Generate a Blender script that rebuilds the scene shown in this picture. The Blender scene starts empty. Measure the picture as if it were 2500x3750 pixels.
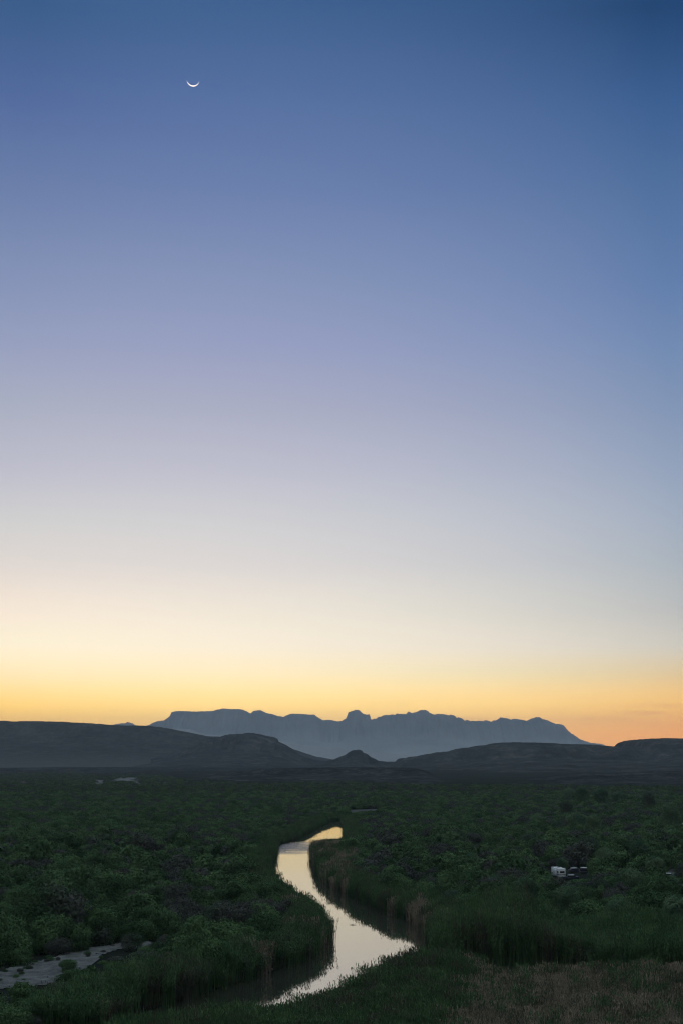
import bpy, math, random
import numpy as np
from mathutils import Vector, Matrix

R = math.radians
rng = np.random.default_rng(11)
random.seed(11)
scn = bpy.context.scene
col = scn.collection

# ------------------------------------------------------------------ camera
F, PITCH, CAMZ = 4600.0, 11.25, 40.0          # focal length in photo pixels, tilt, height over the river
cam_d = bpy.data.cameras.new('camera')
cam_d.sensor_fit = 'HORIZONTAL'
cam_d.sensor_width = 36.0
cam_d.lens = 36.0 * F / 2500.0
cam_d.clip_start = 0.5
cam_d.clip_end = 200000
cam = bpy.data.objects.new('camera', cam_d)
col.objects.link(cam)
cam.location = (0, 0, CAMZ)
cam.rotation_euler = (R(90 + PITCH), 0, 0)
scn.camera = cam

# ------------------------------------------------------------------ sky after sunset
def lin(c):
    c = c / 255.0
    return c / 12.92 if c <= 0.04045 else ((c + 0.055) / 1.055) ** 2.4
def L3(r, g, b): return (lin(r), lin(g), lin(b), 1)
def elev_of(px, py):
    u, v = (px - 1250) / F, (1875 - py) / F
    p = R(PITCH)
    d = Vector((u, math.cos(p) - v * math.sin(p), math.sin(p) + v * math.cos(p))).normalized()
    return math.asin(d.z), math.atan2(d.x, d.y)
SKY_ROWS = [0, 345, 690, 1035, 1265, 1500, 1725, 1900, 2070, 2240, 2370, 2470, 2590, 2680, 2790]
# linear colours, one per row, at the left edge, the middle and the right edge
#SKYDATA
SKY_L = [(0.0330,0.1016,0.2559),(0.0774,0.1448,0.3499),(0.1477,0.2175,0.4195),(0.2462,0.3085,0.5085),(0.3333,0.3767,0.5616),(0.4492,0.4770,0.5956),(0.5986,0.5904,0.6847),(0.7504,0.7381,0.7272),(0.9357,0.8457,0.7776),(1.2808,1.0805,0.8690),(1.5113,1.3220,0.9204),(2.0939,1.3724,0.7125),(2.4991,1.4677,0.1791),(2.3430,1.1853,0.1210),(2.1718,1.0506,0.1096)]
SKY_C = [(0.0368,0.1066,0.2674),(0.0803,0.1550,0.3522),(0.1369,0.2119,0.4284),(0.2323,0.3019,0.5081),(0.3115,0.3594,0.5707),(0.4220,0.4466,0.5957),(0.5639,0.5704,0.6781),(0.6997,0.6996,0.7310),(0.8425,0.7982,0.7777),(1.1085,1.0123,0.8550),(1.3756,1.2012,0.9378),(1.6758,1.3632,0.7832),(2.5171,1.6134,0.3781),(2.3599,1.2822,0.2398),(2.1874,1.0724,0.1991)]
SKY_R = [(0.0040,0.0507,0.1645),(0.0312,0.1057,0.2825),(0.0731,0.1606,0.3540),(0.1175,0.2135,0.4361),(0.1674,0.2672,0.4768),(0.2379,0.3260,0.5065),(0.3258,0.4065,0.5598),(0.4106,0.4782,0.5953),(0.4942,0.5492,0.5994),(0.6581,0.6501,0.6244),(0.9041,0.8319,0.6912),(1.2354,0.8906,0.4248),(2.1451,1.1007,0.1155),(2.5419,0.9012,0.0030),(2.3921,0.8081,0.0027)]
#ENDSKY
world = bpy.data.worlds.new('World')
scn.world = world
world.use_nodes = True
nt = world.node_tree
nt.nodes.clear()
N = nt.nodes.new; LK = nt.links.new
out = N('ShaderNodeOutputWorld'); bg = N('ShaderNodeBackground')
tc = N('ShaderNodeTexCoord'); sep = N('ShaderNodeSeparateXYZ')
LK(tc.outputs['Generated'], sep.inputs[0])
def m(op, a, b=None, c=None, clamp=False, tree=nt):
    for v in (a, b, c):
        if hasattr(v, 'id_data'): tree = v.id_data          # stay in the tree the inputs come from
    n = tree.nodes.new('ShaderNodeMath'); n.operation = op; n.use_clamp = clamp
    for i, v in enumerate((a, b, c)):
        if v is None: continue
        if isinstance(v, (int, float)): n.inputs[i].default_value = v
        else: tree.links.new(v, n.inputs[i])
    return n.outputs[0]
E0, E1 = R(-1), R(90)
elev = m('ARCSINE', sep.outputs[2])
pos = m('DIVIDE', m('SUBTRACT', elev, E0), E1 - E0, clamp=True)
def ramp(px, cols_):
    n = N('ShaderNodeValToRGB'); cr = n.color_ramp; cr.interpolation = 'LINEAR'
    pts = [((elev_of(px, y)[0] - E0) / (E1 - E0), c) for y, c in zip(SKY_ROWS, cols_)]
    pts += [(0.47, tuple(1.25 * v + 0.02 for v in cols_[0])), (0.62, (0.46, 0.62, 0.70)), (1.0, (0.72, 0.90, 0.92))]  # overhead stops above the frame brightened beyond dusk to light the foliage
    pts.sort(key=lambda t: t[0])
    el = cr.elements
    el[0].position = pts[0][0]; el[0].color = (*pts[0][1], 1)
    el[1].position = pts[-1][0]; el[1].color = (*pts[-1][1], 1)
    for p_, c in pts[1:-1]:
        e = el.new(p_); e.color = (*c, 1)
    LK(pos, n.inputs[0]); return n.outputs[0]
az = m('ARCTAN2', sep.outputs[0], sep.outputs[1])
def mix(f, a, b, tree=nt, kind='MIX'):
    for v in (f, a, b):
        if hasattr(v, 'id_data'): tree = v.id_data
    n = tree.nodes.new('ShaderNodeMix'); n.data_type = 'RGBA'; n.blend_type = kind; n.clamp_factor = True
    for s, v in ((n.inputs['Factor'], f), (n.inputs[6], a), (n.inputs[7], b)):
        if isinstance(v, (int, float)): s.default_value = v
        elif isinstance(v, tuple): s.default_value = v
        else: tree.links.new(v, s)
    return n.outputs[2]
AZ = R(15.2)
s0 = ramp(0, SKY_L); s1 = ramp(1250, SKY_C); s2 = ramp(2500, SKY_R)
tt = m('DIVIDE', m('ADD', az, AZ), 2 * AZ, clamp=True)
def vscale(c, f):
    n = N('ShaderNodeVectorMath'); n.operation = 'SCALE'; LK(c, n.inputs[0]); LK(f, n.inputs['Scale']); return n.outputs[0]
def vadd(a, b):
    n = N('ShaderNodeVectorMath'); n.operation = 'ADD'; LK(a, n.inputs[0]); LK(b, n.inputs[1]); return n.outputs[0]
w0 = m('MULTIPLY', m('MULTIPLY', m('SUBTRACT', tt, 0.5), m('SUBTRACT', tt, 1.0)), 2.0)
w1 = m('MULTIPLY', m('MULTIPLY', tt, m('SUBTRACT', 1.0, tt)), 4.0)
w2 = m('MULTIPLY', m('MULTIPLY', tt, m('SUBTRACT', tt, 0.5)), 2.0)
cb = vadd(vadd(vscale(s0, w0), vscale(s1, w1)), vscale(s2, w2))
# faint reddish bars of cloud low on the right
nz = N('ShaderNodeTexNoise'); nz.inputs['Scale'].default_value = 1.0; nz.inputs['Detail'].default_value = 3
cx = N('ShaderNodeCombineXYZ'); LK(m('MULTIPLY', az, 11.0), cx.inputs[0]); LK(m('MULTIPLY', elev, 170.0), cx.inputs[1])
LK(cx.outputs[0], nz.inputs[0])
band = m('MULTIPLY', m('SMOOTH_MIN', 1.0, m('MAXIMUM', 0.0, m('MULTIPLY', m('SUBTRACT', nz.outputs[0], 0.50), 5.0)), 0.3),
         m('SUBTRACT', 1.0, m('MULTIPLY', m('ABSOLUTE', m('SUBTRACT', elev, R(2.1))), 1 / R(1.0)), clamp=True), clamp=True)
band = m('MULTIPLY', band, m('MULTIPLY', m('ADD', az, R(2)), 6.0, clamp=True))
cb = mix(m('MULTIPLY', band, 0.30), cb, L3(232, 150, 100))
# sky behind the camera: dim low down, unseen zenith brightened to light the foliage
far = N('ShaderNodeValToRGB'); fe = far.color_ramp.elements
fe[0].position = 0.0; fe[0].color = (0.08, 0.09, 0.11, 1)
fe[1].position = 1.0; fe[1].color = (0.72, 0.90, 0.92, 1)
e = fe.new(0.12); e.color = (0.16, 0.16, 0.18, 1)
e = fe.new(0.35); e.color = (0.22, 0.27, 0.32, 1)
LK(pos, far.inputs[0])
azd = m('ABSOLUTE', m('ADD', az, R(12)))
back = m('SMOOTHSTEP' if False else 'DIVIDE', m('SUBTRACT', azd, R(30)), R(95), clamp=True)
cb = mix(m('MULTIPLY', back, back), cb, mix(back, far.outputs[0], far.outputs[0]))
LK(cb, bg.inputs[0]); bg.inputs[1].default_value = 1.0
LK(bg.outputs[0], out.inputs[0])

# the last glow of the set sun, very weak and soft, from the left beyond the frame
sd = bpy.data.lights.new('sun', 'SUN'); sd.energy = 0.04; sd.angle = R(20); sd.color = (1.0, 0.72, 0.42)
sun = bpy.data.objects.new('sun', sd); col.objects.link(sun)
sun.rotation_euler = (R(90 - 5), 0, R(28 + 0))
sun.rotation_euler = Vector((-math.sin(R(-30)) * 1, -math.cos(R(-30)), -math.sin(R(6)))).to_track_quat('-Z', 'Y').to_euler()

scn.view_settings.view_transform = 'Standard'
scn.view_settings.look = 'None'
scn.view_settings.exposure = 0
scn.view_settings.gamma = 1
scn.render.engine = 'CYCLES'
scn.cycles.use_denoising = True
scn.cycles.denoising_prefilter = 'ACCURATE'
scn.cycles.filter_width = 1.15
scn.cycles.max_bounces = 5
scn.cycles.diffuse_bounces = 1
scn.cycles.glossy_bounces = 2
scn.cycles.transparent_max_bounces = 4
scn.cycles.volume_bounces = 1
scn.cycles.caustics_reflective = False

# ------------------------------------------------------------------ helpers
def ray(px, py):
    u, v = (px - 1250) / F, (1875 - py) / F
    p = R(PITCH)
    return np.array((u, math.cos(p) - v * math.sin(p), math.sin(p) + v * math.cos(p)))
def ground_pt(px, py, z=0.0):
    d = ray(px, py); t = (z - CAMZ) / d[2]
    return float(d[0] * t), float(d[1] * t)
def project(x, y, z):
    p = R(PITCH); z = z - CAMZ
    f = y * math.cos(p) + z * math.sin(p)
    u = -y * math.sin(p) + z * math.cos(p)
    f = np.where(f > 1, f, 1)
    return 1250 + F * x / f, 1875 - F * u / f
def hsh(ix, iy, seed):
    h = (ix.astype(np.int64) * 374761393 + iy.astype(np.int64) * 668265263 + seed * 974634777) & 0xffffffff
    h = ((h ^ (h >> 13)) * 1274126177) & 0xffffffff
    return ((h ^ (h >> 16)) & 0xffff) / 65535.0
def vn(x, y, seed=0):
    ix, iy = np.floor(x), np.floor(y); fx, fy = x - ix, y - iy
    fx = fx * fx * (3 - 2 * fx); fy = fy * fy * (3 - 2 * fy)
    a, b = hsh(ix, iy, seed), hsh(ix + 1, iy, seed)
    c, d = hsh(ix, iy + 1, seed), hsh(ix + 1, iy + 1, seed)
    return (a * (1 - fx) + b * fx) * (1 - fy) + (c * (1 - fx) + d * fx) * fy
def fbm(x, y, seed=0, o=4, ridged=False):
    s = 0; a = 1; t = 0
    for k in range(o):
        n = vn(x * 2 ** k, y * 2 ** k, seed + k)
        if ridged: n = 1 - np.abs(2 * n - 1)
        s = s + a * n; t += a; a *= 0.5
    return s / t

def np_mesh(name, verts, faces, mats, mat_idx=None, smooth=False):
    verts = np.asarray(verts, dtype=np.float32); faces = np.asarray(faces, dtype=np.int32)
    me = bpy.data.meshes.new(name); k = faces.shape[1]
    me.vertices.add(len(verts)); me.vertices.foreach_set('co', verts.ravel())
    me.loops.add(faces.size); me.loops.foreach_set('vertex_index', faces.ravel())
    me.polygons.add(len(faces))
    me.polygons.foreach_set('loop_start', np.arange(0, faces.size, k, dtype=np.int32))
    me.polygons.foreach_set('loop_total', np.full(len(faces), k, dtype=np.int32))
    for mt in mats: me.materials.append(mt)
    if mat_idx is not None: me.polygons.foreach_set('material_index', np.asarray(mat_idx, dtype=np.int32))
    if smooth: me.polygons.foreach_set('use_smooth', np.ones(len(faces), dtype=bool))
    me.update(calc_edges=True); me.validate()
    return me
def obj(name, me, parent=None, loc=None, rz=0, link=True):
    o = bpy.data.objects.new(name, me)
    if link: col.objects.link(o)
    if parent: o.parent = parent
    if loc is not None: o.location = loc
    o.rotation_euler = (0, 0, rz)
    return o
def tag(o, label=None, cat=None, group=None, kind=None):
    if label: o['label'] = label
    if cat: o['category'] = cat
    if group: o['group'] = group
    if kind: o['kind'] = kind
    return o
def grid_faces(nr, nc):
    i = np.arange(nr - 1)[:, None] * nc + np.arange(nc - 1)[None, :]
    i = i.ravel()
    return np.stack([i, i + 1, i + nc + 1, i + nc], 1)
def poly_in(px, py, poly):
    poly = np.asarray(poly, float); r = np.zeros(px.shape, bool)
    x0, y0 = poly[:, 0], poly[:, 1]; x1, y1 = np.roll(x0, -1), np.roll(y0, -1)
    for a, b, c, d in zip(x0, y0, x1, y1):
        if b == d: continue
        r ^= ((b > py) != (d > py)) & (px < (c - a) * (py - b) / (d - b) + a)
    return r

# ------------------------------------------------------------------ materials
def new_mat(name):
    mt = bpy.data.materials.new(name); mt.use_nodes = True
    t = mt.node_tree; b = t.nodes['Principled BSDF']
    return mt, t, b
def noise(t, vec, scale, detail=4, rough=0.55):
    n = t.nodes.new('ShaderNodeTexNoise'); n.inputs['Scale'].default_value = scale
    n.inputs['Detail'].default_value = detail; n.inputs['Roughness'].default_value = rough
    t.links.new(vec, n.inputs['Vector']); return n.outputs[0]
def cr(t, f, stops):
    n = t.nodes.new('ShaderNodeValToRGB'); el = n.color_ramp.elements
    el[0].position, el[0].color = stops[0][0], (*stops[0][1], 1)
    el[1].position, el[1].color = stops[-1][0], (*stops[-1][1], 1)
    for p_, c in stops[1:-1]:
        q = el.new(p_); q.color = (*c, 1)
    t.links.new(f, n.inputs[0]); return n.outputs[0]
def leaf_mat(name, a, b, c, rough=0.6, patch=0.03, trans=0.12):
    """a, b: the two leaf colours that alternate over the land in patches; c: the odd paler leaf"""
    mt, t, p = new_mat(name)
    g = t.nodes.new('ShaderNodeNewGeometry')
    oi = t.nodes.new('ShaderNodeObjectInfo')
    n1 = noise(t, g.outputs['Position'], patch, 3)
    n1 = m('ADD', n1, m('MULTIPLY', m('SUBTRACT', noise(t, g.outputs['Position'], 0.006, 2), 0.46), 0.55))
    f = m('ADD', n1, m('MULTIPLY', m('SUBTRACT', oi.outputs['Random'], 0.5), 0.55, tree=t), tree=t)
    base = cr(t, f, [(0.22, a), (0.36, c), (0.45, a), (0.54, c), (0.62, a), (0.70, b), (0.80, tuple(v * .72 for v in b))])
    n2 = noise(t, g.outputs['Position'], 0.9, 3)
    base = mix(m('MULTIPLY', m('SUBTRACT', n2, 0.52, tree=t), 4.0, clamp=True, tree=t), base, mix(0.5, base, (*c, 1), tree=t), tree=t)
    t.links.new(base, p.inputs['Base Color'])
    p.inputs['Roughness'].default_value = rough
    p.inputs['Specular IOR Level'].default_value = 0.0
    tr = t.nodes.new('ShaderNodeBsdfTranslucent'); t.links.new(base, tr.inputs[0])
    ms = t.nodes.new('ShaderNodeMixShader'); ms.inputs[0].default_value = trans
    t.links.new(p.outputs[0], ms.inputs[1]); t.links.new(tr.outputs[0], ms.inputs[2])
    t.links.new(ms.outputs[0], t.nodes['Material Output'].inputs[0])
    return mt
M = {}
M['leaf'] = leaf_mat('shrub_leaves', (0.044, 0.086, 0.042), (0.105, 0.108, 0.102), (0.116, 0.196, 0.088))
M['leaf_tree'] = leaf_mat('tree_leaves', (0.062, 0.125, 0.075), (0.090, 0.130, 0.095), (0.140, 0.220, 0.125))
M['leaf_far'] = leaf_mat('far_leaves', (0.040, 0.072, 0.036), (0.085, 0.085, 0.076), (0.095, 0.140, 0.060), patch=0.008, trans=0.1)
M['reed'] = leaf_mat('green_cane', (0.050, 0.105, 0.048), (0.115, 0.122, 0.085), (0.115, 0.190, 0.085), patch=0.06)
M['reed_dry'] = leaf_mat('dry_cane', (0.23, 0.190, 0.140), (0.13, 0.14, 0.09), (0.40, 0.33, 0.25), patch=0.06)
def bark(name, c0, c1):
    mt, t, p = new_mat(name)
    g = t.nodes.new('ShaderNodeTexCoord')
    t.links.new(cr(t, noise(t, g.outputs['Object'], 6), [(0.35, c0), (0.7, c1)]), p.inputs['Base Color'])
    p.inputs['Roughness'].default_value = 0.9
    return mt
M['bark'] = bark('bark', (0.05, 0.042, 0.035), (0.12, 0.10, 0.085))
M['drift'] = bark('driftwood', (0.05, 0.045, 0.04), (0.10, 0.09, 0.08))

def rock_mat(name, c0, c1, c2, sc, low=None, zlow=100.0):
    mt, t, p = new_mat(name)
    g = t.nodes.new('ShaderNodeNewGeometry')
    mp = t.nodes.new('ShaderNodeMapping'); mp.inputs['Scale'].default_value = (1, 1, 2.2)
    t.links.new(g.outputs['Position'], mp.inputs[0])
    n1 = noise(t, mp.outputs[0], sc, 6, 0.62)
    mq = t.nodes.new('ShaderNodeMapping'); mq.inputs['Scale'].default_value = (1, 1, 0.25)
    t.links.new(g.outputs['Position'], mq.inputs[0])
    n2 = noise(t, mq.outputs[0], sc * 4, 5, 0.7)
    f = m('ADD', m('MULTIPLY', n1, 0.45, tree=t), m('MULTIPLY', n2, 0.55, tree=t), tree=t)
    cc = cr(t, f, [(0.38, c0), (0.5, c1), (0.64, c2)])
    if low:                                                     # paler foot: gravel fans, with low haze painted into the colour
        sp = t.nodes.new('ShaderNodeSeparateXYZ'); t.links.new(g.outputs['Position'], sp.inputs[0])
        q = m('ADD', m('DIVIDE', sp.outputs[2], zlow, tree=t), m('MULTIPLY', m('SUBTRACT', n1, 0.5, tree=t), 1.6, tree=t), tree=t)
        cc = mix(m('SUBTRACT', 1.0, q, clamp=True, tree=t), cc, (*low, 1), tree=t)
    t.links.new(cc, p.inputs['Base Color'])
    p.inputs['Roughness'].default_value = 1.0; p.inputs['Specular IOR Level'].default_value = 0.0
    bp = t.nodes.new('ShaderNodeBump'); bp.inputs['Strength'].default_value = 0.7; bp.inputs['Distance'].default_value = 0.12 / sc
    t.links.new(f, bp.inputs['Height']); t.links.new(bp.outputs[0], p.inputs['Normal'])
    return mt
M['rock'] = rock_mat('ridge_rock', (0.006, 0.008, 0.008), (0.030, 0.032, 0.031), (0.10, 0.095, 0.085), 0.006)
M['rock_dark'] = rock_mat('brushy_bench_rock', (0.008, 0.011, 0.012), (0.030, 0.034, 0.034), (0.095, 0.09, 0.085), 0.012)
M['rock_fan_haze'] = rock_mat('ridge_rock_fans_and_painted_haze', (0.008, 0.012, 0.010), (0.032, 0.034, 0.030), (0.085, 0.08, 0.07), 0.006, (0.085, 0.082, 0.078), 90.0)
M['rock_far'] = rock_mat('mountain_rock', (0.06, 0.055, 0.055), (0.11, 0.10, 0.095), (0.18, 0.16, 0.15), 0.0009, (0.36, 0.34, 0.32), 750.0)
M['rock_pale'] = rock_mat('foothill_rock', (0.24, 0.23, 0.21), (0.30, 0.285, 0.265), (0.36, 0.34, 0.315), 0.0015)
def ground_mat():
    mt, t, p = new_mat('desert_ground')
    g = t.nodes.new('ShaderNodeNewGeometry')
    n1 = noise(t, g.outputs['Position'], 0.012, 7, 0.6)
    n2 = noise(t, g.outputs['Position'], 0.4, 4, 0.6)
    a = cr(t, n1, [(0.38, (0.012, 0.018, 0.014)), (0.54, (0.028, 0.032, 0.028)), (0.72, (0.10, 0.095, 0.085))])
    b = mix(m('MULTIPLY', m('SUBTRACT', n2, 0.35, tree=t), 2.0, clamp=True, tree=t), (0.02, 0.024, 0.02, 1), a, tree=t)
    t.links.new(b, p.inputs['Base Color']); p.inputs['Roughness'].default_value = 1; p.inputs['Specular IOR Level'].default_value = 0
    return mt
M['ground'] = ground_mat()
def sand_mat(name, q):
    mt, t, p = new_mat(name)
    g = t.nodes.new('ShaderNodeNewGeometry')
    n1 = noise(t, g.outputs['Position'], 0.35, 5, 0.65)
    n2 = noise(t, g.outputs['Position'], 3.0, 4, 0.7)
    f = m('ADD', m('MULTIPLY', n1, 0.6, tree=t), m('MULTIPLY', n2, 0.4, tree=t), tree=t)
    t.links.new(cr(t, f, [(0.38, (0.17 * q, 0.17 * q, 0.17 * q)), (0.5, (0.30 * q, 0.30 * q, 0.30 * q)), (0.62, (0.46 * q, 0.455 * q, 0.45 * q))]), p.inputs['Base Color'])
    p.inputs['Roughness'].default_value = 1; p.inputs['Specular IOR Level'].default_value = 0
    bp = t.nodes.new('ShaderNodeBump'); bp.inputs['Distance'].default_value = 0.2
    t.links.new(f, bp.inputs['Height']); t.links.new(bp.outputs[0], p.inputs['Normal'])
    return mt
M['sandbar'] = sand_mat('grey_river_sand', 0.45); M['gravel_flat'] = sand_mat('pale_flat_gravel', 0.55); M['gravel_lot'] = sand_mat('dull_gravel', 0.32)
RIF = ground_pt(1075, 3108)
def water_mat():
    mt, t, p = new_mat('river_water')
    # muddy river: a strong mirror at this low angle over a little brown-green body colour
    p.inputs['Base Color'].default_value = (0.050, 0.052, 0.042, 1); p.inputs['Roughness'].default_value = 1.0; p.inputs['Specular IOR Level'].default_value = 0.0
    gl = t.nodes.new('ShaderNodeBsdfGlossy'); gl.inputs['Color'].default_value = (1.0, 0.955, 0.85, 1); gl.inputs['Roughness'].default_value = 0.03
    ms = t.nodes.new('ShaderNodeMixShader'); ms.inputs[0].default_value = 0.62
    t.links.new(p.outputs[0], ms.inputs[1]); t.links.new(gl.outputs[0], ms.inputs[2]); t.links.new(ms.outputs[0], t.nodes['Material Output'].inputs[0])
    g = t.nodes.new('ShaderNodeNewGeometry')
    mp = t.nodes.new('ShaderNodeMapping'); mp.inputs['Scale'].default_value = (0.16, 0.5, 1)
    t.links.new(g.outputs['Position'], mp.inputs[0])
    n1 = noise(t, mp.outputs[0], 1.0, 3, 0.5)
    mp2 = t.nodes.new('ShaderNodeMapping'); mp2.inputs['Scale'].default_value = (0.05, 0.22, 1)
    t.links.new(g.outputs['Position'], mp2.inputs[0])
    n2 = noise(t, mp2.outputs[0], 1.0, 5, 0.6)
    sp = t.nodes.new('ShaderNodeSeparateXYZ'); t.links.new(g.outputs['Position'], sp.inputs[0])
    # the riffle at the bend: rougher water in an oval
    dx = m('DIVIDE', m('SUBTRACT', sp.outputs[0], RIF[0], tree=t), 17.0, tree=t)
    dy = m('DIVIDE', m('SUBTRACT', sp.outputs[1], RIF[1] + 6, tree=t), 48.0, tree=t)
    rr = m('ADD', m('MULTIPLY', dx, dx, tree=t), m('MULTIPLY', dy, dy, tree=t), tree=t)
    ok = m('SUBTRACT', 1.0, rr, clamp=True, tree=t)
    ok = m('MULTIPLY', ok, m('MULTIPLY', m('SUBTRACT', n2, 0.42, tree=t), 6.0, clamp=True, tree=t), clamp=True, tree=t)
    h = m('ADD', m('MULTIPLY', n1, 0.0012, tree=t), m('MULTIPLY', m('MULTIPLY', noise(t, g.outputs['Position'], 1.3, 4, 0.7), ok, tree=t), 0.35, tree=t), tree=t)
    bp = t.nodes.new('ShaderNodeBump'); bp.inputs['Strength'].default_value = 1.0; bp.inputs['Distance'].default_value = 1.0
    t.links.new(h, bp.inputs['Height']); t.links.new(bp.outputs[0], p.inputs['Normal']); t.links.new(bp.outputs[0], gl.inputs['Normal'])
    return mt
M['water'] = water_mat()
def paint(name, c, rough=0.4, metal=0.0, dirt=0.15):
    mt, t, p = new_mat(name)
    g = t.nodes.new('ShaderNodeTexCoord')
    n = noise(t, g.outputs['Object'], 1.5, 5)
    t.links.new(cr(t, n, [(0.3, tuple(v * (1 - dirt) for v in c)), (0.6, c)]), p.inputs['Base Color'])
    p.inputs['Roughness'].default_value = rough; p.inputs['Metallic'].default_value = metal
    return mt
M['white'] = paint('white_paint', (0.85, 0.85, 0.84))
M['grey'] = paint('grey_paint', (0.35, 0.36, 0.38))
M['navy'] = paint('dark_paint', (0.03, 0.035, 0.06))
M['silver'] = paint('silver_paint', (0.62, 0.63, 0.65))
M['teal'] = paint('teal_cloth', (0.06, 0.46, 0.52), 0.8)
M['glass'] = paint('dark_glass', (0.02, 0.022, 0.028), 0.08)
M['rubber'] = paint('tyre_rubber', (0.02, 0.02, 0.02), 0.9)

# ------------------------------------------------------------------ the river and the ground
LEFT = [(-900,4150),(0,3890),(300,3790),(478,3728),(757,3648),(917,3593),(1050,3550),(1140,3512),(1185,3480),(1212,3450),(1205,3425),(1180,3395),
        (1140,3362),(1100,3335),(1055,3302),(1010,3262),(978,3225),(975,3200),(992,3165),(1012,3130),(1020,3098),(1060,3084),(1095,3072),(1130,3050),(1170,3030),(1210,3012),(1240,3006),(1258,3018)]
RIGHT = [(1262,3050),(1258,3085),(1235,3098),(1165,3100),(1140,3110),(1140,3150),(1152,3185),(1178,3225),(1208,3254),(1255,3276),(1302,3300),(1346,3320),
         (1375,3338),(1413,3352),(1460,3362),(1510,3384),(1552,3425),(1582,3475),(1590,3520),(1550,3562),(1410,3622),(1250,3692),(1060,3768),(837,3818),(600,3848),(420,3870),(150,3990),(-500,4400)]
RIV = np.array([ground_pt(*p_) for p_ in LEFT + RIGHT])
def riv_sdf(x, y):
    """metres from the river's edge, negative on the water"""
    x = np.asarray(x, float); y = np.asarray(y, float)
    d2 = np.full(x.shape, 1e12); a = RIV; b = np.roll(RIV, -1, 0)
    for (ax, ay), (bx, by) in zip(a, b):
        vx, vy = bx - ax, by - ay; L = vx * vx + vy * vy
        t = np.clip(((x - ax) * vx + (y - ay) * vy) / L, 0, 1)
        d2 = np.minimum(d2, (x - ax - t * vx) ** 2 + (y - ay - t * vy) ** 2)
    d = np.sqrt(d2)
    return np.where(poly_in(x, y, RIV), -d, d)
def sstep(a, b, v):
    t = np.clip((v - a) / (b - a), 0, 1); return t * t * (3 - 2 * t)
def height(x, y):
    x = np.asarray(x, float); y = np.asarray(y, float)
    z = 1.1 + 0.9 * (fbm(x / 45, y / 45, 3, 3) - 0.5) * sstep(150, 260, y)
    z = z + 7.0 * (fbm(x / 260 + 3, y / 260, 9, 3) - 0.5) * sstep(1100, 2200, y)
    z = z + 12 * sstep(3000, 5200, y) + 6 * (fbm(x / 900, y / 900, 21, 3) - .5) * sstep(2600, 4000, y)
    near = (y > 100) & (y < 1500) & (np.abs(x) < 600)
    s = np.full(x.shape, 50.0)
    s[near] = riv_sdf(x[near], y[near])
    z = np.where(s < 7, -1.0 + (z + 1.0) * sstep(-2.2, 5.0, s), z)
    r = np.hypot(x, y)                                       # the bluff under the viewpoint
    b = 38.2 * (1 - sstep(4, 105, r)) + 0.0
    back = 38.2 * (1 - sstep(0, 1, np.clip((y + 60) / 150, 0, 1)))
    return np.where(s < 7, z, np.maximum(z, np.maximum(b, back)))
ys = np.concatenate([np.linspace(-2500, 0, 25)[:-1], np.linspace(0, 170, 40)[:-1], 170 * np.exp(np.linspace(0, math.log(42000 / 170), 760))])
s_ = np.linspace(-1, 1, 600); uu = 0.35 * s_ + 0.65 * s_ ** 3
Yg, Ug = np.meshgrid(ys, uu, indexing='ij')
Xg = Ug * (0.72 * np.maximum(Yg, 0) + 500)
Zg = height(Xg, Yg)
me = np_mesh('ground', np.stack([Xg.ravel(), Yg.ravel(), Zg.ravel()], 1), grid_faces(len(ys), len(uu)), [M['ground']], smooth=True)
tag(obj('ground', me), 'dark desert valley floor under the brush', None, None, 'structure')

gx = np.arange(-170, 130, 2.0); gy = np.arange(110, 1000, 2.0)
GX, GY = np.meshgrid(gx, gy, indexing='ij'); sd_ = riv_sdf(GX, GY)
fc = grid_faces(len(gx), len(gy)); keep = (sd_.ravel()[fc].min(1) < 5.0); fc = fc[keep][:, ::-1]
used, inv = np.unique(fc, return_inverse=True)
vv = np.stack([GX.ravel(), GY.ravel(), np.zeros(GX.size)], 1)[used]
tag(obj('river', np_mesh('river', vv, inv.reshape(fc.shape), [M['water']], smooth=True)), 'smooth river winding through the brush and mirroring the pale sky', None, None, 'structure')

# bare pale patches (outlines as seen in the photograph, laid on the ground)
PATCH = {
 'sandbar': [[(-200,3585),(0,3555),(90,3535),(190,3510),(300,3478),(420,3462),(540,3445),(560,3458),(640,3440),(720,3428),(860,3420),(880,3436),(760,3448),(600,3470),(430,3480),(380,3500),(340,3545),(230,3570),(170,3610),(80,3625),(0,3625),(-200,3640)]],
 'gravel_flat': [[(60,2862),(95,2864),(104,2874),(84,2876)],[(118,2875),(180,2866),(150,2878),(122,2881)],[(340,2862),(362,2854),(385,2862),(380,2878),(342,2874)],
            [(405,2868),(425,2856),(440,2846),(452,2851),(500,2849),(497,2858),(515,2868),(520,2880),(490,2870),(470,2862),(440,2860)],[(590,2869),(613,2864),(610,2876)],
            [(140,2902),(200,2906),(215,2912),(160,2912)],[(255,2868),(268,2876),(285,2878),(262,2882)]],
 'gravel_lot': [[(1925,3152),(1950,3146),(1998,3150),(1992,3172),(1938,3178)],[(1982,3040),(2003,3036),(2002,3066),(1984,3066)],
             [(2425,3178),(2455,3168),(2484,3176),(2482,3218),(2458,3214)],[(1260,2968),(1392,2966),(1388,2978),(1270,2982)],[(1600,2966),(1668,2964),(1660,2970),(1610,2971)],
             [(1290,2906),(1330,2904),(1325,2912)],[(1385,2906),(1420,2905),(1410,2911)],[(1812,2926),(1850,2925),(1846,2930),(1815,2931)],[(1065,2958),(1090,2956),(1080,2963)]],
}
EXC = []
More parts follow.
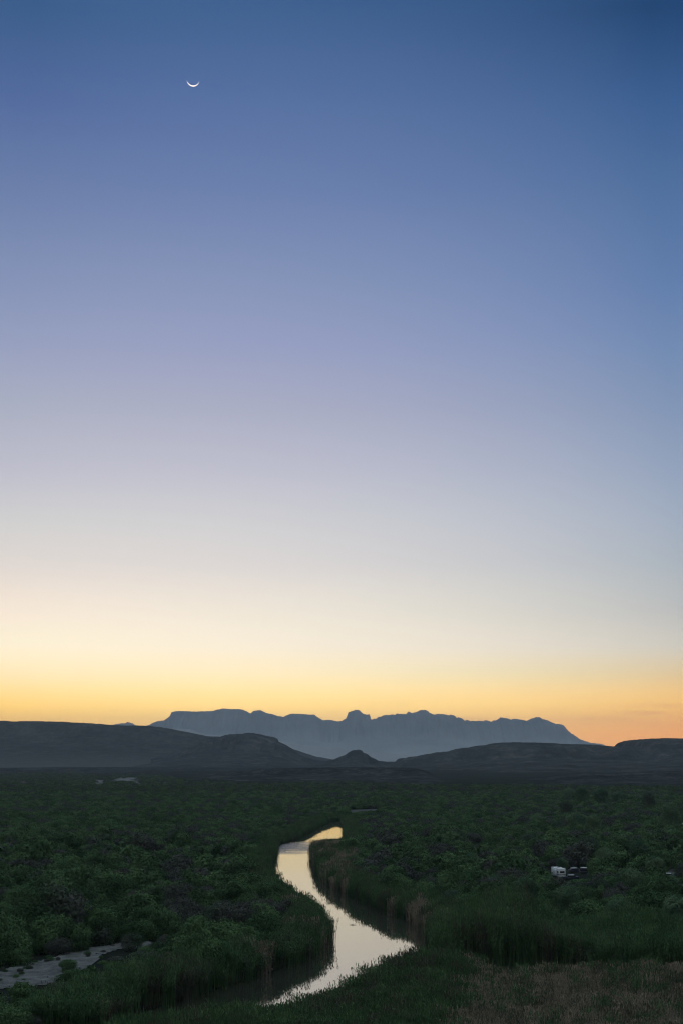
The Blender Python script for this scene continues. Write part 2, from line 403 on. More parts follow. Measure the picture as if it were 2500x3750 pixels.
for nm, polys in PATCH.items():
    V, Fc = [], []
    for pl in polys:
        EXC.append((pl if nm != 'sandbar' else [(-200,3585),(0,3555),(190,3512),(330,3480),(430,3464),(560,3450),(640,3440),(700,3434),(600,3462),(415,3485),(345,3540),(230,3572),(170,3612),(0,3640),(-200,3650)], nm))
        wp = np.array([ground_pt(a, b, 1.2) for a, b in pl])
        x0, y0 = wp.min(0); x1, y1 = wp.max(0)
        nx, ny = max(6, int((x1 - x0) / max(0.6, (x1 - x0) / 140))), max(6, int((y1 - y0) / max(0.8, (y1 - y0) / 140)))
        A, B = np.meshgrid(np.linspace(x0, x1, nx), np.linspace(y0, y1, ny), indexing='ij')
        lift = 0.05 + 0.00045 * y0
        fz = grid_faces(nx, ny)[:, ::-1]
        ca_, cb_ = A.ravel()[fz].mean(1), B.ravel()[fz].mean(1)
        wob = 0.008 * y0 * (2.2 if nm == 'gravel_flat' else 1)
        k = poly_in(ca_ + wob * (fbm(ca_ / 6, cb_ / 12, 5) - .5), cb_ + wob * 3 * (fbm(ca_ / 6, cb_ / 12, 6) - .5), wp)
        fz = fz[k]
        if not len(fz): continue
        u_, iv = np.unique(fz, return_inverse=True)
        off = sum(len(v) for v in V)
        V.append(np.stack([A.ravel(), B.ravel(), height(A.ravel(), B.ravel()) + lift], 1)[u_]); Fc.append(iv.reshape(fz.shape) + off)
    tag(obj(nm, np_mesh(nm, np.concatenate(V), np.concatenate(Fc), [M[nm]], smooth=True)),
        {'sandbar': 'pale grey sandbar behind the left bank', 'gravel_flat': 'pale bare flats at the foot of the left ridge', 'gravel_lot': 'pale clearings among the trees'}[nm], None, None, 'structure')

# ------------------------------------------------------------------ ridges and mountains
def ridge(name, label, crest, D, front, backd, mat, nc=700, nr=90, rough=0.0, cliff=0.5, seed=1, gully=0.25, base=0.0, gsc=1.0, ztop=None):
    crest = np.array(crest, float)
    pxs = np.linspace(crest[0, 0], crest[-1, 0], nc)
    pys = np.interp(pxs, crest[:, 0], crest[:, 1])
    rgh = rough * (np.where(pxs > 1235, 1.9, .6) if name == 'mountains' else 1.0)
    if name == 'mountains': pys = pys - np.where(pxs > 1235, 6.5, 1.5) * np.clip(fbm(pxs / 13, pxs * 0 + 3, seed + 77, 3, ridged=True) - .55, 0, 1) * 2
    pys = pys + rgh * (fbm(pxs / 14, pxs * 0, seed, 4) - 0.5) * 2
    xs = np.zeros(nc); zs = np.zeros(nc)
    for i in range(nc):
        d = ray(pxs[i], pys[i]); t = D / d[1]; xs[i] = d[0] * t; zs[i] = CAMZ + d[2] * t
    sf = np.linspace(0, 1, nr); sb = np.linspace(1, 0, nr // 3)[1:]
    s = np.concatenate([sf, sb]); front_y = np.concatenate([D - front * (1 - sf), D + backd * (1 - sb)])
    S, X = np.meshgrid(s, xs, indexing='ij'); Yq = np.repeat(front_y[:, None], nc, 1)
    H = np.maximum(zs[None, :] - base, 0.0)
    hs = np.interp(S, [0, .25, .5, .72, .80, .86, 1.0], [0, .10, .26, .52 - .1 * cliff, .62 + .18 * cliff, .86 + .10 * cliff, 1.0])
    sc = front / 5 * gsc
    g1 = fbm(X / sc + .6 * fbm(X / sc, Yq / sc, seed + 30, 2), Yq / (sc * 3.2), seed + 5, 5, ridged=True) - 0.5
    win = np.clip(4 * S * (1 - S), 0, 1) ** 0.8
    Z = base + H * (hs + gully * g1 * win)
    Z = np.minimum(Z, base + H * (0.15 + 0.85 * np.clip(S * 1.25, 0, 1)) + 1)
    Yj = Yq + front * 0.10 * g1 * win
    if cliff > .35:                                        # buttresses and clefts in the cliff band
        cw = front / 34; colm = fbm(X / cw, S * 3, seed + 9, 4, ridged=True) - .5
        Yj = Yj - front * .055 * colm * sstep(.60, .78, S) * (1 - sstep(.94, 1.0, S))
    me = np_mesh(name, np.stack([X.ravel(), Yj.ravel(), Z.ravel()], 1), grid_faces(len(s), nc), [mat])
    return tag(obj(name, me), label, None, None, 'structure')
def zl(x, y): return (x * 1250 / 1568, 2540 + y * 460 / 577)
def zr(x, y): return (1250 + x * 1250 / 1568, 2540 + y * 460 / 577)
chi = [(430,2800),(500,2700)] + [zl(*p_) for p_ in [(695,148),(740,130),(765,127),(772,132),(790,118),(805,108),(812,92),(830,85),(845,81),(870,84),(950,85),(1000,78),(1040,73),(1075,72),(1115,74),(1138,84),(1150,92),(1160,92),(1175,80),(1200,79),(1230,92),(1280,105),(1305,110),(1320,100),(1340,94),(1400,96),(1445,98),(1456,108),(1480,122),(1510,122),(1530,125),(1560,131)]] + \
      [zr(*p_) for p_ in [(2,128),(10,118),(18,116),(25,104),(32,88),(42,84),(50,80),(66,79),(80,81),(88,90),(97,96),(106,95),(112,99),(122,97),(128,106),(130,120),(138,124),(142,119),(150,121),(160,115),(190,106),(230,98),(262,98),(280,94),(300,90),(340,86),(352,83),(360,80),(372,82),(386,83),(396,95),(430,97),(460,100),(478,98),(486,105),(497,100),(508,109),(520,112),(532,110),(545,122),(562,124),(572,123),(582,129),(590,135),(598,131),(610,131),(625,126),(650,127),(662,124),(690,129),(715,120),(728,111),(737,114),(760,117),(775,124),(800,126),(848,129),(862,124),(872,121),(882,112),(888,112),(900,119),(920,123),(940,132),(955,142),(975,146),(990,150),(996,160),(1006,169),(1040,195),(1065,210),(1090,222),(1140,236),(1300,262)]] + [(2600,2795)]
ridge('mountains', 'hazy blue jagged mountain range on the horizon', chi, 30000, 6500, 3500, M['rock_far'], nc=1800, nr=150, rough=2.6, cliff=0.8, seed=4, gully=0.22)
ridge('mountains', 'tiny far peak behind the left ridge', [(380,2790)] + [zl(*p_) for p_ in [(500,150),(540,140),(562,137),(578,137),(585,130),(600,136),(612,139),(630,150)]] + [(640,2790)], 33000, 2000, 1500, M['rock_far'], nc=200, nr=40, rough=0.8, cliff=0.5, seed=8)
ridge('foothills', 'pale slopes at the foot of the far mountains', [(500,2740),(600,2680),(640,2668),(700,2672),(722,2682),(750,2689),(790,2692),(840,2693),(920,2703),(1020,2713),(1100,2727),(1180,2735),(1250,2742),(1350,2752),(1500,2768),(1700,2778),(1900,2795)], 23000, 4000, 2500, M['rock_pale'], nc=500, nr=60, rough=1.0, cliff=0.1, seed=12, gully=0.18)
ridge('hills', 'long flat topped ridge rising on the left', [(-900,2668),(-500,2655),(-200,2648)] + [zl(*p_) for p_ in [(0,125),(80,130),(95,127),(150,127),(300,131),(430,138),(540,146),(640,148),(690,150),(740,155),(830,172),(900,185),(960,197),(1030,200),(1150,215),(1300,240),(1450,290),(1600,316)]] + [(1400,2800)], 8000, 2300, 1800, M['rock_fan_haze'], nc=800, nr=100, rough=1.3, cliff=0.25, seed=20, gully=0.22)
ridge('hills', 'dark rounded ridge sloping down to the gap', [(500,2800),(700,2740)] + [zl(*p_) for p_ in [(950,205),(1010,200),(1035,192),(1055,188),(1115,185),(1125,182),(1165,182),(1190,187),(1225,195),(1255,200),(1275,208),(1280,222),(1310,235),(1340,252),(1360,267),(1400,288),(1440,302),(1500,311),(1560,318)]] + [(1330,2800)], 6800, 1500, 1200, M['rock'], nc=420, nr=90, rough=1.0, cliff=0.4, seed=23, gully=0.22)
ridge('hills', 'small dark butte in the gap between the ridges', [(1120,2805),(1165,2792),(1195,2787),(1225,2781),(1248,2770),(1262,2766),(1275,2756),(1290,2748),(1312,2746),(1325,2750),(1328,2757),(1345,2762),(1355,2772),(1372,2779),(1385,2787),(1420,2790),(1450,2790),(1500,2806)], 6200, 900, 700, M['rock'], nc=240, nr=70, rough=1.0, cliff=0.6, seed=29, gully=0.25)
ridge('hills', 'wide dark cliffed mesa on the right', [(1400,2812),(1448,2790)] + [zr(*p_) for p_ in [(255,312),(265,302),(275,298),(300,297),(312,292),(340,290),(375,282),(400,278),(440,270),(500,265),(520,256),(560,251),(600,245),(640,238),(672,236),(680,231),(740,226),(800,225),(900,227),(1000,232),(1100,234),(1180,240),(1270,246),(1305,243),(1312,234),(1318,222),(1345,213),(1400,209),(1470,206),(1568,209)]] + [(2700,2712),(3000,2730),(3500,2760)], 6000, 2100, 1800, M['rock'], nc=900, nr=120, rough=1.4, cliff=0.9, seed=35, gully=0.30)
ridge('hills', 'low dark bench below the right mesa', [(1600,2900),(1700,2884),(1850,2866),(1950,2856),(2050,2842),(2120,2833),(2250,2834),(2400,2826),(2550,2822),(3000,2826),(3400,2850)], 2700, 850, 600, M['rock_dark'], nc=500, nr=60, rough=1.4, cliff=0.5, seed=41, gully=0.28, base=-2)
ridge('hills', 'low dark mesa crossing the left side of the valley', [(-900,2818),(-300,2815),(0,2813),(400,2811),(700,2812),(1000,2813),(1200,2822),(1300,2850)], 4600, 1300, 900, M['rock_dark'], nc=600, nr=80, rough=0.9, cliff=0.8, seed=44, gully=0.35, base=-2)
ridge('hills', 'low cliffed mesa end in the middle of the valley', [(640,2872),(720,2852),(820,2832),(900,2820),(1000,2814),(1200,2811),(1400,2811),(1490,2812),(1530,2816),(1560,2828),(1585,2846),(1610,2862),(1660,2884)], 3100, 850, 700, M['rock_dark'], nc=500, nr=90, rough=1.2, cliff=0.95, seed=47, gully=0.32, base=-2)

# ------------------------------------------------------------------ plants
def leaves_at(P, size, aspect=0.55, nrm=None):
    n = len(P)
    a = rng.normal(size=(n, 3))
    if nrm is None: b = np.cross(a, rng.normal(size=(n, 3)))
    else:                                                    # leaves face roughly outwards from their branch
        q = nrm + rng.normal(size=(n, 3)) * 0.42; q /= np.linalg.norm(q, axis=1)[:, None]
        a -= q * (a * q).sum(1)[:, None]; b = np.cross(q, a)
    a /= np.linalg.norm(a, axis=1)[:, None]; b /= np.linalg.norm(b, axis=1)[:, None] + 1e-9
    s = size * rng.uniform(0.6, 1.4, n)[:, None]
    V = np.stack([P - a * s * .5, P + b * s * aspect * .5, P + a * s * .5, P - b * s * aspect * .5], 1).reshape(-1, 3)
    Fq = np.arange(4 * n).reshape(n, 4)
    return V, Fq
def crown_points(n, w, h, z0, lobes, seed, shell=0.8):
    r = np.random.default_rng(seed); P, Nn = [], []
    per = n // lobes
    for k in range(lobes):
        a = 2.4 * k + r.uniform(-.5, .5); q = math.sqrt((k + .3) / lobes) * r.uniform(.62, .84)
        rad = w * r.uniform(0.12, 0.25)
        zc = z0 + (h - rad * .9) * (0.50 + 0.50 * (1 - q ** 1.6) ) * r.uniform(.8, 1.0)
        if k % 4 == 3: zc = z0 + (h - rad) * r.uniform(.2, .5); q = .72
        c = np.array((math.cos(a) * q * w / 2, math.sin(a) * q * w / 2, zc))
        d = r.normal(size=(per, 3)); d[:, 2] += .25; d /= np.linalg.norm(d, axis=1)[:, None]
        bump = 1 + .22 * np.sin(d[:, :1] * 5 + k) * np.sin(d[:, 1:2] * 6 + 2 * k) + .12 * np.sin(d[:, 2:3] * 9 + d[:, :1] * 7)
        rr = rad * bump * r.uniform(shell, 1.08, (per, 1))
        P.append(c + d * rr); Nn.append(d)
    # loose fill hanging below the lobes so the skirt of the crown is leafy too
    m_ = n // 5; ang = r.uniform(0, 2 * math.pi, m_); qq = np.sqrt(r.uniform(.3, 1, m_)) * w * .42
    zz = z0 + (h * .6) * r.uniform(0, 1, m_)
    P.append(np.stack([np.cos(ang) * qq, np.sin(ang) * qq, zz], 1)); Nn.append(np.stack([np.cos(ang), np.sin(ang), np.full(m_, .3)], 1))
    P = np.concatenate(P); P[:, 2] = np.clip(P[:, 2], 0.15, None)
    return P, np.concatenate(Nn)
def tube(V, Fq, p0, p1, r0, r1, k=5):
    p0, p1 = np.array(p0, float), np.array(p1, float); d = p1 - p0; d /= np.linalg.norm(d)
    a = np.cross(d, (0.3, 0.9, 0.1)); a /= np.linalg.norm(a); b = np.cross(d, a); o = len(V)
    for p, r in ((p0, r0), (p1, r1)):
        for i in range(k):
            t = 2 * math.pi * i / k; V.append(p + r * (math.cos(t) * a + math.sin(t) * b))
    for i in range(k): Fq.append((o + i, o + (i + 1) % k, o + k + (i + 1) % k, o + k + i))
def stem_mesh(name, w, h, n, seed, trunk=0.0, r0=0.06):
    r = random.Random(seed); V, Fq = [], []
    top = (0, 0, 0.02)
    if trunk:
        t1 = (r.uniform(-.3, .3), r.uniform(-.3, .3), trunk)
        tube(V, Fq, (0, 0, -0.2), (t1[0] * .5, t1[1] * .5, trunk * .5), r0 * 1.25, r0, 8); tube(V, Fq, (t1[0] * .5, t1[1] * .5, trunk * .5), t1, r0, r0 * .85, 8); top = t1
    for i in range(n):
        a = 2 * math.pi * (i + r.random() * .5) / n; q = r.uniform(.25, .42) * w
        mid = (top[0] + math.cos(a) * q * .5, top[1] + math.sin(a) * q * .5, top[2] + (h - top[2]) * .4)
        end = (top[0] + math.cos(a) * q, top[1] + math.sin(a) * q, top[2] + (h - top[2]) * r.uniform(.6, .85))
        s = r0 * (0.55 if trunk else 1)
        tube(V, Fq, top, mid, s, s * .7); tube(V, Fq, mid, end, s * .7, s * .25)
    return np_mesh(name, np.array(V), np.array(Fq), [M['bark']])
def shrub_mesh(w, h, n, size, seed, mat, lobes=11):
    P, Nn = crown_points(n, w, h, 0.0, lobes, seed)
    V, Fq = leaves_at(P, size, nrm=Nn)
    return np_mesh('foliage', V, Fq, [mat])
def cane_mesh(name, w, h, n, seed, mat, plume=True, k=5, tmin=.22):
    r = np.random.default_rng(seed); V, Fq = [], []
    def quad(a, b, c, d):
        o = len(V); V.extend([a, b, c, d]); Fq.append((o, o + 1, o + 2, o + 3))
    for i in range(n):
        x, y = r.normal(0, w / 4, 2); hh = h * r.uniform(.62, 1.08); lx, ly = r.normal(0, .10 * hh, 2)
        a = r.uniform(0, math.pi); dx, dy = math.cos(a), math.sin(a)
        f = lambda t: np.array((x + lx * t * t, y + ly * t * t, hh * t))
        for t0, t1, w0, w1 in ((0, .5, .035, .03), (.5, .97, .03, .015)):
            p, q = f(t0), f(t1); e = np.array((dx, dy, 0))
            quad(p - e * w0, p + e * w0, q + e * w1, q - e * w1)
        for j in range(k):
            t = r.uniform(tmin, .98); p = f(t); b = r.uniform(0, 2 * math.pi); ln = r.uniform(.35, .75)
            o_ = np.array((math.cos(b), math.sin(b), 0)); e = np.array((-math.sin(b), math.cos(b), 0)) * r.uniform(.03, .055)
            q = p + o_ * ln * .55 + np.array((0, 0, ln * r.uniform(.35, .8))); s = q + o_ * ln * .35 + np.array((0, 0, -ln * r.uniform(0, .4)))
            quad(p - e * .6, p + e * .6, q + e, q - e); quad(q - e, q + e, s + e * .15, s - e * .15)
        if plume and r.uniform() < .55:
            p = f(.95); q = f(1.0) + np.array((0, 0, .28)); e = np.array((dx, dy, 0)) * .065; g = np.array((-dy, dx, 0)) * .065
            for u_ in (e, g): quad(p - u_ * .4, (p + q) / 2 + u_, q, (p + q) / 2 - u_)
    return np_mesh(name, np.array(V), np.array(Fq), [mat])

protos = {}
def proto_coll(key, meshes):
    c = bpy.data.collections.new('prototype_' + key)
    for i, me_ in enumerate(meshes):
        o = bpy.data.objects.new('%s_%02d' % (key, i), me_); c.objects.link(o)
    protos[key] = c
SH = [(5.4, 4.4), (6.6, 5.0), (4.6, 4.8), (7.4, 4.6)]
shrub_near = [shrub_mesh(w, h, 4600, 0.30, 100 + i, M['leaf'], 13) for i, (w, h) in enumerate(SH)]
shrub_stem = [stem_mesh('stem', w, h, 6, 200 + i) for i, (w, h) in enumerate(SH)]
shrub_mid = [shrub_mesh(w, h, 1500, 0.50, 110 + i, M['leaf'], 11) for i, (w, h) in enumerate(SH)]
shrub_far = [shrub_mesh(9, 3.2, 420, 1.1, 120 + i, M['leaf_far'], 9) for i in range(3)]
proto_coll('near', shrub_near); proto_coll('mid', shrub_mid); proto_coll('far', shrub_far)
proto_coll('reed', [cane_mesh('cane', 2.4, 4.1, 46, 300 + i, M['reed']) for i in range(4)])
proto_coll('dry', [cane_mesh('cane', 2.4, 3.7, 46, 310 + i, M['reed_dry'], True, 3) for i in range(4)])

proto_coll('tall', [cane_mesh('cane', 2.8, 6.2, 54, 320 + i, M['reed'], True, 8, .55) for i in range(3)])

def scatter(name, label, P, idx, sc, rot, key, cat):
    me_ = bpy.data.meshes.new(name); me_.vertices.add(len(P)); me_.vertices.foreach_set('co', np.asarray(P, np.float32).ravel())
    for nm, ty, v in (('idx', 'INT', idx), ('sc', 'FLOAT_VECTOR', sc), ('rot', 'FLOAT', rot)):
        a = me_.attributes.new(nm, ty, 'POINT')
        if ty == 'FLOAT_VECTOR': a.data.foreach_set('vector', np.asarray(v, np.float32).ravel())
        else: a.data.foreach_set('value', np.asarray(v, np.int32 if ty == 'INT' else np.float32))
    o = obj(name, me_); tag(o, label, cat, None, 'stuff')
    t = bpy.data.node_groups.new(name + '_nodes', 'GeometryNodeTree')
    t.interface.new_socket('Geometry', in_out='INPUT', socket_type='NodeSocketGeometry')
    t.interface.new_socket('Geometry', in_out='OUTPUT', socket_type='NodeSocketGeometry')
    n = t.nodes.new; lk = t.links.new
    gi, go = n('NodeGroupInput'), n('NodeGroupOutput')
    ci = n('GeometryNodeCollectionInfo'); ci.inputs['Collection'].default_value = protos[key]
    ci.inputs['Separate Children'].default_value = True; ci.inputs['Reset Children'].default_value = True
    ip = n('GeometryNodeInstanceOnPoints'); ip.inputs['Pick Instance'].default_value = True
    def at(nm, ty):
        q = n('GeometryNodeInputNamedAttribute'); q.data_type = ty; q.inputs['Name'].default_value = nm
        return next(s for s in q.outputs if s.enabled and s.name == 'Attribute')
    cb_ = n('ShaderNodeCombineXYZ'); lk(at('rot', 'FLOAT'), cb_.inputs[2])
    lk(gi.outputs[0], ip.inputs['Points']); lk(ci.outputs[0], ip.inputs['Instance']); lk(at('idx', 'INT'), ip.inputs['Instance Index'])
    lk(cb_.outputs[0], ip.inputs['Rotation']); lk(at('sc', 'FLOAT_VECTOR'), ip.inputs['Scale']); lk(ip.outputs[0], go.inputs[0])
    md = o.modifiers.new('scatter', 'NODES'); md.node_group = t
    return o

# photo-plane boxes that the plants leave open: vehicles and clearings seen between the trees
HOLES = [(2015,3183,2076,3222),(2090,3176,2120,3226),(2128,3176,2168,3206),(2272,3130,2312,3152),(2434,3202,2462,3218),(2450,3160,2475,3176),(2480,3016,2500,3034),(2486,3240,2510,3268)]
SUNK = []
for x0, y0, x1, y1 in HOLES: EXC.append(([(x0, y0), (x1, y0), (x1, y1), (x0, y1)], 'hole'))
# tall cane standing over the dark bank on the right; foreground reeds; dry cane areas (photo outlines of the ground they stand on)
MOUND = [(1560,3485),(1610,3450),(1700,3425),(1900,3425),(2150,3455),(2500,3478),(2700,3490),(2700,3590),(2300,3590),(1900,3580),(1620,3550)]
FORE = [(1575,3500),(1660,3570),(1900,3620),(2150,3625),(2700,3610),(3400,3700),(3200,4300),(-300,4600),(150,3980),(420,3865),(600,3843),(837,3813),(1060,3764),(1250,3688),(1410,3618),(1525,3558)]
FOREDRY = [(1760,3600),(2000,3640),(2160,3640),(2300,3610),(2700,3600),(3400,3700),(3300,4300),(1500,4300),(1620,3950),(1700,3800)]
RBANK = [(1140,3095),(1250,3090),(1300,3140),(1290,3220),(1330,3290),(1450,3330),(1530,3300),(1600,3300),(1600,3440),(1540,3440),(1440,3375),(1340,3340),(1230,3290),(1160,3230),(1130,3140)]
def pts_band(y0, y1, sp, wide=0.36):
    P = []
    y = y0
    while y < y1:
        hw = wide * y + 12
        x = np.arange(-hw, hw, sp); P.append(np.stack([x, np.full(len(x), y)], 1)); y += sp
    P = np.concatenate(P); P = P + rng.uniform(-.5, .5, P.shape) * sp
    return P
def filt(P, h, s_min):
    """drop points on water and those that would stand on or hide a bare patch; returns points, shore distance, height factor"""
    x, y = P[:, 0], P[:, 1]; z = height(x, y)
    s = np.full(len(P), 99.0); nr = (y < 1300) & (np.abs(x) < 500); s[nr] = riv_sdf(x[nr], y[nr])
    k = (s > s_min) & (z < 30) & (np.abs(z) < 30); hf = np.ones(len(P))
    bx, by = project(x, y, z); r_ = F * 2.0 / np.maximum(y, 1)
    for poly, kind in EXC:
        pa = np.array(poly, float); lo, hi = pa.min(0), pa.max(0)
        near_ = (bx > lo[0] - 60) & (bx < hi[0] + 60)
        if not near_.any(): continue
        for f_ in (0.0, 0.35, 0.7, 1.0):
            tx, ty = project(x, y, z + h * f_)
            ins = poly_in(tx, ty, pa)
            if kind == 'gravel_flat': ins &= rng.random(len(tx)) < .6        # scrub dots the flats
            if kind in ('hole', 'sandbar'): ins = ins | poly_in(tx - .6 * r_, ty, pa) | poly_in(tx + .6 * r_, ty, pa)
            if f_ == 0: k &= ~ins
            elif kind == 'hole': hf[ins] = np.minimum(hf[ins], max(0.0, f_ - .35))
            else: hf[ins] = np.minimum(hf[ins], max(.38, f_ * .7))
    k &= hf > 0.05
    return np.stack([x, y, z], 1)[k], s[k], hf[k], np.stack([bx, by], 1)[k]

# --- reeds
P = pts_band(150, 262, 1.15, 0.42)
P3, s, hf, B = filt(P, 4.0, 0.3)
inF = poly_in(B[:, 0], B[:, 1], FORE); P3, s, B = P3[inF], s[inF], B[inF]
thin = rng.random(len(P3)) < np.where(s < 3.0, 0.5, 1.0); P3, s, B = P3[thin], s[thin], B[thin]
dryn = poly_in(B[:, 0] + 40 + 420 * (fbm(P3[:, 0] / 9, P3[:, 1] / 9, 60) - .5), B[:, 1] + 30 + 110 * (fbm(P3[:, 0] / 7, P3[:, 1] / 9, 61) - .5), FOREDRY) & (rng.random(len(P3)) < .90)
def scl(n, lo, hi, hf=1.0):
    w = rng.uniform(lo, hi, n); return np.stack([w, w, w * hf * rng.uniform(.85, 1.12, n)], 1)
def emit(name, label, P3, key, nvar, lo, hi, hf=1.0, cat=None):
    n = len(P3); return scatter(name, label, P3, rng.integers(0, nvar, n), scl(n, lo, hi, hf), rng.uniform(0, 6.28, n), key, cat)
hf2 = np.where(B[:, 0] < 1250, .97, 1.0) * (0.62 + 0.8 * fbm(P3[:, 0] / 14, P3[:, 1] / 14, 66))
ok1 = ~dryn
emit('reeds', 'tall green reeds filling the near bank in the foreground', P3[ok1], 'reed', 4, .9, 1.15, hf2[ok1], 'reeds')
emit('dry_reeds', 'dry brown reeds in the bottom right foreground', P3[dryn], 'dry', 4, .9, 1.1, (hf2 * .92)[dryn], 'reeds')
# cane along both shores further up the river, and the tall stand over the dark bank
P = pts_band(200, 900, 1.7, 0.30)
P3, s, hf, B = filt(P, 4.5, 0.4)
inM = poly_in(B[:, 0], B[:, 1], MOUND); inR = poly_in(B[:, 0], B[:, 1], RBANK)
shore = (s < 3.5 + 9 * fbm(P3[:, 0] / 18, P3[:, 1] / 18, 70)) & ~poly_in(B[:, 0], B[:, 1], FORE)
sel = inM | inR | shore
P3, s, hf, B, inM, inR = [a[sel] for a in (P3, s, hf, B, inM, inR)]
dry = (inR & (fbm(P3[:, 0] / 10, P3[:, 1] / 14, 72) > .46) & (rng.random(len(P3)) < .7)) | (~inM & (fbm(P3[:, 0] / 12, P3[:, 1] / 12, 73) > .73))
mf = hf * (.8 + .5 * fbm(P3[:, 0] / 12, P3[:, 1] / 12, 74))
mf = mf * np.where(B[:, 1] < 3125, np.where(inR | (B[:, 1] > 3080), .55, .7), 1.0)
tall = (inM | ((B[:, 1] > 3480) & (B[:, 0] < 1100))) & ~dry
tf = np.where(inM, 1.1, .75) * (.50 + 1.0 * fbm(P3[:, 0] / 13, P3[:, 1] / 13, 75)) * np.where(inM, .78 + .50 * np.exp(-((B[:, 0] - 1800) / 190) ** 2) + .22 * np.exp(-((B[:, 0] - 2330) / 120) ** 2), 1)
emit('tall_cane', 'tall leafy cane standing over the dark bank on the right', P3[tall & inM], 'tall', 3, .95, 1.2, tf[tall & inM], 'cane')
emit('bank_cane', 'tall cane along the shaded lower left bank', P3[tall & ~inM], 'tall', 3, .9, 1.15, tf[tall & ~inM], 'cane')
k = ~tall; P3, B, dry, mf = P3[k], B[k], dry[k], mf[k]
emit('cane', 'green giant cane lining the river banks', P3[~dry], 'reed', 4, 1.0, 1.3, mf[~dry], 'cane')
emit('dry_cane', 'tan dry cane on the inner side of the bend', P3[dry], 'dry', 4, 1.0, 1.25, mf[dry], 'cane')

# --- trees
TR_W, TR_H = [8.0, 9.0, 7.0], [9.5, 8.5, 10.5]
tree_crown = []
for i in range(3):
    Pc, Nc = crown_points(9000, TR_W[i], TR_H[i] * .72, TR_H[i] * .25, 18, 400 + i)
    tree_crown.append(np_mesh('crown', *leaves_at(Pc, 0.34, nrm=Nc), [M['leaf_tree']]))
tree_trunk = [stem_mesh('trunk', TR_W[i], TR_H[i], 8, 420 + i, TR_H[i] * .34, .22) for i in range(3)]
TREES = [  # crown centre in the photo, crown width in photo pixels, label
 (2071,2962,56,'tall round tree highest in the cluster right of the river'),
 (2111,3004,84,'broad tree directly below the tallest tree of the cluster'),
 (2170,3018,58,'rounded tree on the right end of the tall cluster'),
 (1963,3004,44,'small pale round tree left of the tall cluster'),
 (2040,3022,48,'tree at the lower left foot of the tall cluster'),
 (2453,2990,76,'lone round tree near the right edge below the bench'),
 (2150,3106,84,'wide tree halfway between the tall cluster and the camper'),
 (2306,3228,110,'big bushy tree right of the parked camper and cars'),
 (2398,3180,74,'dark tree left of the clearing at the right edge'),
 (2338,3112,62,'small tree just above the teal canopy'),
 (2215,3140,82,'dark tree between the parked cars and the teal canopy'),
 (1927,3280,100,'broad tree below the grey gravel lot'),
 (2079,3300,104,'tree just below the white camper'),
 (2195,3250,84,'tree below the parked cars'),
 (2058,3166,44,'small tree just behind the white camper'),
 (1935,3078,70,'rounded tree above the grey gravel lot'),
 (2382,3310,112,'wide tree below the big bushy tree, near the right edge'),
 (2480,3335,110,'tree cut by the right edge above the dark bank'),
 (2270,3335,104,'wide tree above the dark bank, below the big bushy tree'),
 (1808,3240,98,'broad tree left of and below the gravel lot'),
 (1728,3160,62,'small tree midway between the river bend and the gravel lot'),
 (2458,3236,56,'small tree just below the clearing at the right edge'),
 (2079,2906,58,'left tree of the far row under the right mesa'),
 (2130,2910,56,'second tree from the left in the far row under the right mesa'),
 (2200,2912,60,'middle tree of the far row under the right mesa'),
 (2262,2916,58,'second tree from the right in the far row under the right mesa'),
 (2375,2926,52,'right tree of the far row under the right mesa'),
 (1655,3290,70,'low rounded tree above the tan cane at the bend'),
 (2010,3225,50,'small tree at the left side of the white camper'),
]
tree_pos = []
for i, (px, py, w, lab) in enumerate(TREES):
    # find the ground distance so that the crown centre falls on (px, py)
    v = i % 3; d = 500.0
    for _ in range(12):
        k = (w * d / F) / TR_W[v]; zc = 1.2 + 0.58 * TR_H[v] * k
        X, d = ground_pt(px, py, zc)
    k = (w * d / F) / TR_W[v]
    z = float(height(np.array([X]), np.array([d]))[0])
    r_ = tag(obj('tree', None, loc=(X, d, z), rz=rng.uniform(0, 6.28)), lab, 'tree', 'trees on the right side of the valley')
    r_.scale = (k, k, k * rng.uniform(.95, 1.1))
    obj('crown', tree_crown[v], r_); obj('trunk', tree_trunk[v], r_)
    tree_pos.append((X, d, 0.5 * TR_W[v] * k))
tree_pos = np.array(tree_pos)
def off_trees(P3):
    k = np.ones(len(P3), bool)
    for X, d, r_ in tree_pos: k &= np.hypot(P3[:, 0] - X, P3[:, 1] - d) > r_ * .75
    return k

# --- shrubs: the nearest in view as things, the rest as one thicket
P = pts_band(185, 620, 4.6, 0.33)
P3, s, hf, B = filt(P, 5.6, 2.2)
GAP = [(1600,3500),(1650,3560),(1900,3560),(2700,3560),(2700,3640),(1900,3640),(1640,3610)]
bad = poly_in(B[:, 0], B[:, 1], GAP) | (poly_in(B[:, 0], B[:, 1], RBANK) & (s < 14)) | poly_in(B[:, 0], B[:, 1], FORE) | poly_in(B[:, 0], B[:, 1], MOUND) | (B[:, 1] > 4050)
k = ~bad & off_trees(P3); P3, s, hf, B = P3[k], s[k], hf[k], B[k]
dens = fbm(P3[:, 0] / 22, P3[:, 1] / 22, 80, 3)
k = rng.random(len(P3)) < np.clip(.62 + (dens - .35) * 2.0, .5, 1); P3, s, hf, B, dens = [a[k] for a in (P3, s, hf, B, dens)]
siz = np.clip(.40 + 1.20 * dens + rng.normal(0, .22, len(P3)), .5, 1.6) * np.where(hf < 1, .8, 1)
siz = siz * np.where(rng.random(len(P3)) < .13, 1.45, 1) * np.where(rng.random(len(P3)) < .2, .7, 1)
siz = siz * np.clip(.45 + s / 16, .45, 1) * np.where((B[:, 1] < 3130) & (s < 30), .7, 1)
vis = (B[:, 0] > -10) & (B[:, 0] < 2510) & (B[:, 1] > 3000) & (B[:, 1] < 3760) & (hf > .3)
